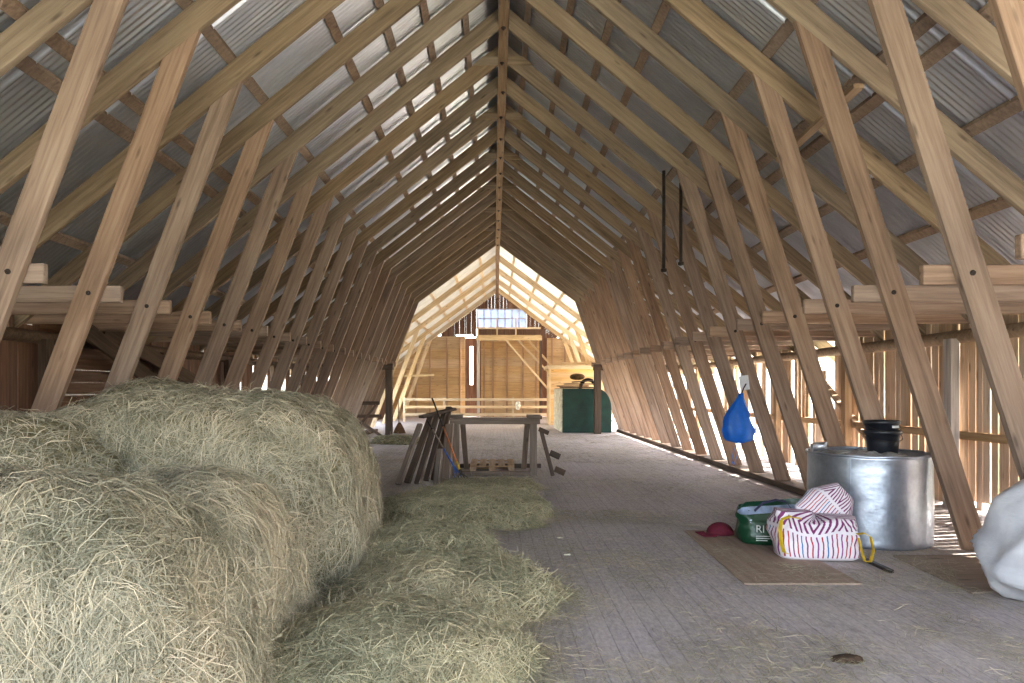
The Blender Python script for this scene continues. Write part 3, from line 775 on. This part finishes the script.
# maroon cap
t = empty('maroon_cap', (2.42,7.55,.017), 'dark red cloth cap lying behind the green bag', 'cap')
red = plain('dark red cloth', (92,20,40), .85, bump=.3)
m = MB().loft([[(2.45+.15*math.cos(q)*math.cos(2*PI*k/20), 7.5+.12*math.cos(q)*math.sin(2*PI*k/20), .02+.13*math.sin(q)) for k in range(20)] for q in np.linspace(0,PI/2-.05,8)]); m.build('crown', red, t, smooth=True)
m = MB().loft([[(2.33+.14*r*math.cos(2*PI*k/18)-.03, 7.45+.1*r*math.sin(2*PI*k/18), .028+z+.02*math.cos(2*PI*k/9)) for k in range(18)] for r, z in ((1,0),(1.02,.006),(.3,.014))]); m.build('brim', red, t, smooth=True)
# strap scrap and board by the bin
o = timber('dark_stick', at(866,564,6.35)*1.0, at(892,576,5.95)*1.0, .05, .03, M['iron']); o.location.z = .02; tag(o, 'short black stick lying on the floor in front of the bin', 'stick')
m = MB().hexa([(3.72,5.35,.001),(4.6,5.5,.001),(4.65,6.6,.001),(3.8,6.55,.001),(3.72,5.35,.014),(4.6,5.5,.014),(4.65,6.6,.014),(3.8,6.55,.014)])
tag(m.build('floor_board', wood('brown floor panel', (116,96,82), (144,122,106), (166,144,128))), 'brown board lying flat under the white sack by the bin', 'board')

# big white sack
def sack():
    m = MB(); rings = []; n, R_ = 96, 60; c = V((4.72,5.16,.015))
    for i in range(R_+1):
        ph = PI*i/R_; ring = []
        for k in range(n):
            th = 2*PI*k/n
            d = V((math.sin(ph)*math.cos(th), math.sin(ph)*math.sin(th), -math.cos(ph)))
            r = 1 + .10*noise.noise(d*1.2+V((3,1,0)))
            A, B, G = d.x*.55+d.z*.83, d.y, d.x*.83-d.z*.55
            rid = 1-abs(noise.noise(V((A*.8+.4*B, B*1.7, G*1.7+4)))); r += .10*(rid**4-.4)
            rid2 = 1-abs(noise.noise(V((A*1.2, B*4+.8*A, G*4+9)))); r += .022*(rid2**4-.4)
            z = .46+.62*d.z*r
            sq = 1.0 + .12*math.sin(ph)
            tp = 1.16-.42*max(0,z)
            ring.append((c.x+.93*sq*d.x*r*tp, c.y+.52*sq*d.y*r*tp, c.z+max(0,z)))
        rings.append(ring)
    m.loft(rings)
    t = empty('white_sack', c, 'big crumpled white woven sack slumped at the frame edge', 'sack')
    mt = NT('white woven plastic'); a = mt.noise(mt.coords(), 5, 5); mt.col(mt.ramp(a, [(.3,lin((176,177,186))),(.7,lin((206,206,212)))])); mt.rough(.45)
    mt.bump(mt.noise(mt.coords((1,1,2)), 9, 4), .35, .02)
    m.build('sack_body', mt.m, t, smooth=True)
    m = MB(); pts, rad = [], []
    for i in range(16):
        q = i/15
        pts.append((3.98+.55*q, 4.74+.03*math.sin(6*q)-.05*q, .075+.05*math.sin(PI*q)+.02*math.sin(9*q))); rad.append(.045+.03*math.sin(PI*q)+.008*math.sin(11*q))
    m.tube(pts, rad, 14); m.build('loose_hem', mt.m, t, smooth=True)
sack()

# ------------------------------------------------------------------ hung things
yE = ZB(10)
t = empty('blue_bag', (3.95,yE-.05,1.5), 'bright blue plastic bag hanging from a right truss leg', 'bag')
m = MB(); rings = []
for i in range(19):
    q = i/18; z = 1.55-.82*q
    w = .035+.21*math.sin(min(1,q*1.15)*PI*.62)**1.5*(1 if q < .9 else math.sqrt(max(.02,1-((q-.9)/.1)**2)))
    cx = 4.0-.06*math.sin(PI*q*.8); ring = []
    for k in range(28):
        a = 2*PI*k/28; f = 1+.25*noise.noise(V((2.2*math.cos(a),2.2*math.sin(a),q*3.1)))+.16*noise.noise(V((5*math.cos(a),5*math.sin(a),q*6)))
        ring.append((cx+w*f*math.cos(a), yE-.16+.55*w*f*math.sin(a), z))
    rings.append(ring)
m.loft(rings); bm = polybag((60,156,250), 'blue plastic bag', True); m.build('bag_body', bm, t, smooth=True)
m = MB(); m.ribbon([(3.93,yE-.2,.76),(3.86,yE-.2,.6),(3.83,yE-.19,.44),(3.87,yE-.19,.38),(3.92,yE-.19,.52),(3.97,yE-.19,.74)], (.012,.0,.012), .004); m.build('drawstring', bm, t)
m = MB(); m.tube([(4.0,yE-.16,1.53),(4.06,yE-.1,1.63),(4.12,yE-.045,1.7)], .012, 6); m.build('hanging_cord', M['iron'], t)
o = MB().box((-.08,-.004,-.12),(.08,.0,.12)).build('white_note', plain('white paper', (226,230,238), .7, nvar=.06), mw=Matrix.Translation((4.09,yE-.041,1.72)) @ Matrix.Rotation(-.12,4,'Y')); tag(o, 'white paper card pinned to the truss leg above the blue bag', 'paper card')
for i, (x, y, z0, z1) in enumerate(((2.77,yE,3.56,5.24),(3.07,yE+.062,3.68,5.06))):
    t = empty('iron_rod', (x,y,z1), ['longer dark iron rod hanging from the rafter at the knee','shorter dark iron rod hanging behind the truss leg'][i], 'rod', 'rods hanging from the right rafters')
    MB().tube([(x,y,z0),(x,y,z1)], .028, 8).build('shaft', M['iron'], t, smooth=True)
    MB().lathe([(.03,0),(.05,.01),(.05,.05),(.03,.06)], 10, (x,y,z0), True, True).build('end_nut', M['iron'], t)
o = timber('stray_board', (3.72,8.98,under(3.72,9)-.035), (3.66,6.9,under(3.66,7)-.035), .11, .05, M['bark']); tag(o, 'pale board nailed under the right rafters near the knees', 'board')

# ------------------------------------------------------------------ hay
def strands(name, P, N, L, wid, droop, parent, cover, dirs=None, jitter=.9, lift=.02, label=None, cat=None, mat='strand_green'):
    n = len(P)
    g = np.array([0,0,-1.0]); T = rng.normal(size=(n,3))
    if dirs is not None: T = T*jitter + dirs
    T -= (T*N).sum(1,keepdims=True)*N*.85
    T /= np.linalg.norm(T,axis=1,keepdims=True)+1e-9
    S = np.cross(N,T); S /= np.linalg.norm(S,axis=1,keepdims=True)+1e-9
    S += .5*rng.normal(size=(n,1))*N; S /= np.linalg.norm(S,axis=1,keepdims=True)
    Ls = (L*rng.uniform(.45,1.3,n))[:,None]; W = (wid*rng.uniform(.6,1.3,n))[:,None]
    off = N*(rng.uniform(-.01,1,n)**2*lift)[:,None]
    bend = rng.normal(size=(n,1))*.18*S + N*rng.uniform(-.06,.14,(n,1))
    pts = []
    for q in (-.5,-.17,.17,.5):
        p = P+off+T*Ls*q+bend*Ls*(1-4*q*q)*.5 + g*droop*Ls*(q*q)*1.2
        p[:,2] = np.maximum(p[:,2], .006+rng.uniform(0,.012,n))
        pts.append(p)
    vs = np.empty((n,8,3))
    for i, p in enumerate(pts):
        tw = (1,1,.9,.4)[i]
        vs[:,2*i] = p-S*W*tw/2; vs[:,2*i+1] = p+S*W*tw/2
    base = (np.arange(n)*8)[:,None,None]
    q = base+np.array([[0,1,3,2],[2,3,5,4],[4,5,7,6]])[None]
    me = bpy.data.meshes.new('m'); q = q.reshape(-1,4); nv, nf = n*8, len(q)
    me.vertices.add(nv); me.vertices.foreach_set('co', vs.reshape(-1))
    me.loops.add(nf*4); me.loops.foreach_set('vertex_index', q.reshape(-1).astype(np.int32))
    me.polygons.add(nf); me.polygons.foreach_set('loop_start', np.arange(0,nf*4,4,dtype=np.int32)); me.polygons.foreach_set('loop_total', np.full(nf,4,dtype=np.int32))
    me.update(calc_edges=True)
    at_ = me.attributes.new('tint','FLOAT','POINT'); at_.data.foreach_set('value', np.repeat(rng.beta(2,2.2,n),8).astype(np.float32))
    o = link(name, me, M[mat], parent); tag(o, label, cat, kind='stuff'); return o

LG = 'loose hay on the aisle floor'
def heap(c, r, h, n, L, label, seed, e=.55, ez=.75, amp=.12, droop=.5, wid=.0045, comb=.5, rot=0, cat='hay heap', group='hay heaps', mat='strand_tan'):
    """a heap of hay: a lumpy dome on the floor and the loose strands over it"""
    na, nr = 72, 26; P = np.zeros((nr+1,na,3)); cr, sr = math.cos(rot), math.sin(rot)
    for i in range(nr+1):
        ph = PI/2*i/nr
        cph, sph = max(0,math.cos(ph))**ez, math.sin(ph)**ez
        for k in range(na):
            a = 2*PI*k/na; ca, sa = math.cos(a), math.sin(a)
            d = V((ca*cph, sa*cph, sph))
            f = 1+amp*(noise.noise(d*1.7+V((seed,0,0)))+.8*noise.noise(d*3.9+V((0,seed,0)))+.3*noise.noise(d*8+V((0,0,seed))))
            x = r[0]*math.copysign(abs(ca)**e,ca)*cph*f; y = r[1]*math.copysign(abs(sa)**e,sa)*cph*f
            P[i,k] = (c[0]+x*cr-y*sr, c[1]+x*sr+y*cr, h*sph*(1+amp*.7*(noise.noise(V((x*1.6,y*1.6,seed)))+.5*noise.noise(V((x*4,y*4,seed))))))
    m = MB().loft([[tuple(p) for p in P[i]] for i in range(nr+1)], True, True)
    me = m.mesh(True); o = link('hay_heap', me, M['hay']); tag(o, label, cat, group)
    noisev = lambda Q: np.array([noise.noise_vector(V((q[0]*3.2+seed, q[1]*3.2, q[2]*3.2))) for q in Q])
    # sample the surface
    a, b, d, e2 = P[:-1], np.roll(P[:-1],-1,1), np.roll(P[1:],-1,1), P[1:]
    nr_ = np.cross(b-a, e2-a); ar = np.linalg.norm(nr_,axis=2)+1e-9; nn = nr_/ar[...,None]
    idx = rng.choice(ar.size, n, p=(ar/ar.sum()).reshape(-1)); u, v = rng.random((n,1)), rng.random((n,1))
    A, B, D, E = [x.reshape(-1,3)[idx] for x in (a,b,d,e2)]
    S = A*(1-u)*(1-v)+B*u*(1-v)+D*u*v+E*(1-u)*v; N = nn.reshape(-1,3)[idx]
    down = np.array([0,0,-1.0])-N*(-N[:,2:3]); out = S-np.array([c[0],c[1],0]); out[:,2] = 0; out /= np.linalg.norm(out,axis=1,keepdims=True)+1e-9
    dirs = (down*1.3+out*.4)*comb + noisev(S)*1.6
    strands('loose_straw', S, N, L, wid, droop, o, None, dirs=dirs, mat='strand_green' if group == LG else 'strand_tan')
    return o

heap((-2.15,3.02),(1.02,.66),1.22, 44000,.32,'front hay heap filling the near corner, closest to the camera', 1.3, amp=.10, wid=.0032, comb=.7)
heap((-1.80,3.98),(.60,.62),1.12, 24000,.28,'reddish rounded hay heap tucked behind the front heap', 5.1, amp=.12, wid=.0036, comb=.7)
heap((-2.55,6.15),(1.42,1.25),1.56, 46000,.30,'largest hay heap behind the others, its rounded end toward the aisle', 8.2, e=.52, ez=.5, amp=.07, wid=.0050, comb=.8)
heap((-4.05,5.3),(1.65,1.2),1.44, 22000,.32,'hay heap against the left wall beneath the truss legs', 11.7, amp=.10, wid=.0050, e=.7)
heap((-3.75,7.6),(.9,.8),1.68, 10000,.32,'greenish hay heap peeking over at the back by the left legs', 15.7, amp=.08, wid=.0060)
heap((-.45,8.6),(1.05,.95),.34, 16000,.28,'flat loose hay mound on the aisle nearest the trestle frame', 21.3, e=.9, amp=.22, ez=.9, droop=.2, comb=.15, wid=.0050, group=LG)
heap((-.75,6.15),(.72,.85),.36, 14000,.26,'middle loose hay mound on the aisle beside the largest heap', 25.3, e=.9, amp=.22, ez=.9, droop=.2, comb=.15, group=LG)
heap((-.35,5.2),(.80,.75),.30, 14000,.26,'wide loose hay mound spreading into the aisle', 27.1, e=.9, amp=.22, ez=.9, droop=.2, comb=.15, group=LG)
heap((-.62,3.95),(.85,.62),.30, 16000,.24,'loose hay mound at the lower edge beside the front heap', 31.3, e=.9, amp=.2, ez=.9, droop=.2, comb=.15, wid=.0036, group=LG)
heap((-.12,11.0),(.75,.45),.16, 5000,.26,'low hay patch under the fork tips before the trestle frame', 35.5, e=.9, amp=.25, ez=.9, droop=.2, comb=.15, wid=.0055, group=LG)
heap((-2.95,20.6),(.8,.6),.22, 2500,.28,'small dark hay patch on the floor by the far left post', 38.5, e=.9, amp=.25, ez=.9, droop=.2, comb=.15, wid=.008, group=LG)
# scattered straw over the floor
def scatter(n, x0, x1, y0, y1, f, thr, L, wid):
    X = rng.uniform(x0,x1,n); Y = rng.uniform(y0,y1,n)
    k = np.array([noise.noise(V((x*f,y*f*.8,3)))+.5*noise.noise(V((x*f*3,y*f*3,8))) for x, y in zip(X,Y)])
    for (cx,cy,rx_,ry_) in ((4.0,7.36,.65,.65),(2.95,6.8,.55,.65),(4.75,5.5,.95,.7)): k[((X-cx)/rx_)**2+((Y-cy)/ry_)**2 < 1] = -9
    keep = k+rng.normal(size=n)*.22 > thr; P = np.stack([X,Y,np.full(n,.012)],1)[keep]; return P
def fringe(cx, cy, sx_, sy_, n):
    q = rng.normal(size=(n,2)); q /= np.linalg.norm(q,axis=1,keepdims=True); q *= (1+np.abs(rng.normal(size=(n,1)))*.22)
    return np.stack([cx+q[:,0]*sx_, cy+q[:,1]*sy_, np.full(n,.012)],1)
Ps = np.concatenate([fringe(-.45,8.6,1.0,.9,5000), fringe(-.7,6.1,.75,.85,3000), fringe(-.35,5.2,.8,.75,5000), fringe(-.62,3.95,.85,.6,4500), fringe(-.12,11,.75,.45,2500), scatter(70000,-1.2,4.4,2.6,9,.9,.08,.1,.003), scatter(60000,-3,4.4,9,24,.5,-.02,.1,.003), scatter(6000,4.9,6.3,3,20,.8,.05,.1,.003)])
strands('scattered_straw', Ps, np.tile([0,0,1.0],(len(Ps),1)),   .11, .0028, .0, None, None, lift=.012, mat='strand_tan', label='thin scatter of straw strewn over the plank floor', cat='straw')
# litter
p0 = at(848,661,683*1.6/271); m = MB()
m.loft([[(p0.x+q*(.10+.04*noise.noise(V((3*math.cos(2*PI*k/16),3*math.sin(2*PI*k/16),2))))*math.cos(2*PI*k/16), p0.y+q*.06*math.sin(2*PI*k/16), z+.008*noise.noise(V((k,q*5,1)))) for k in range(16)] for q, z in ((1,.004),(.85,.022),(.5,.034),(.15,.03))])
tag(m.build('dirt_clump', plain('dark brown dirt', (72,54,40), .95, 0, 30, .4, .6), smooth=True), 'small dark brown dirt clump on the bare floor near the lower edge', 'dirt clump')
for i, (px, py, Y) in enumerate(((560,539,0),(567,556,0),(606,640,0))):
    Y = 683*1.6/(py-390); p = at(px,py,Y)
    m = MB(); m.hexa([(p.x-.03,p.y-.02,.012),(p.x+.03,p.y-.025,.012),(p.x+.035,p.y+.02,.012),(p.x-.03,p.y+.02,.012),(p.x-.03,p.y-.02,.018),(p.x+.03,p.y-.025,.024),(p.x+.035,p.y+.02,.02),(p.x-.03,p.y+.02,.016)])
    if i < 2: tag(m.build('paper_scrap', plain('white scrap', (236,226,206), .8)), ['white paper scrap on the floor beside the flat hay mound','second white paper scrap, just nearer the camera'][i], 'paper scrap', 'paper scraps on the floor')

# ------------------------------------------------------------------ light
w = bpy.data.worlds.new('sky'); bpy.context.scene.world = w; w.use_nodes = True
nt = w.node_tree; bg = nt.nodes['Background']; sky = nt.nodes.new('ShaderNodeTexSky')
sky.sky_type = 'NISHITA'; sky.sun_disc = False; sky.sun_elevation = math.radians(42); sky.sun_rotation = math.radians(75); sky.air_density = 1.2; sky.dust_density = 2
hs = nt.nodes.new('ShaderNodeHueSaturation'); hs.inputs['Saturation'].default_value = .55
nt.links.new(sky.outputs[0], hs.inputs['Color']); nt.links.new(hs.outputs[0], bg.inputs[0]); bg.inputs[1].default_value = .5
sl = bpy.data.lights.new('sun','SUN'); so = bpy.data.objects.new('sun', sl); C.objects.link(so)
sl.energy = 12; sl.angle = .009; sl.color = (1,.93,.82)
so.rotation_euler = V((-.72,-.12,-.68)).to_track_quat('-Z','Y').to_euler()

sc = bpy.context.scene
sc.view_settings.view_transform = 'Standard'; sc.view_settings.look = 'None'; sc.view_settings.gamma = 1; sc.view_settings.use_curve_mapping = False
sc.view_settings.exposure = 2.25
cy = sc.cycles; cy.use_denoising = True; cy.max_bounces = 8; cy.diffuse_bounces = 6; cy.glossy_bounces = 4; cy.transmission_bounces = 6
cy.sample_clamp_indirect = 12; cy.caustics_reflective = False; cy.caustics_refractive = False
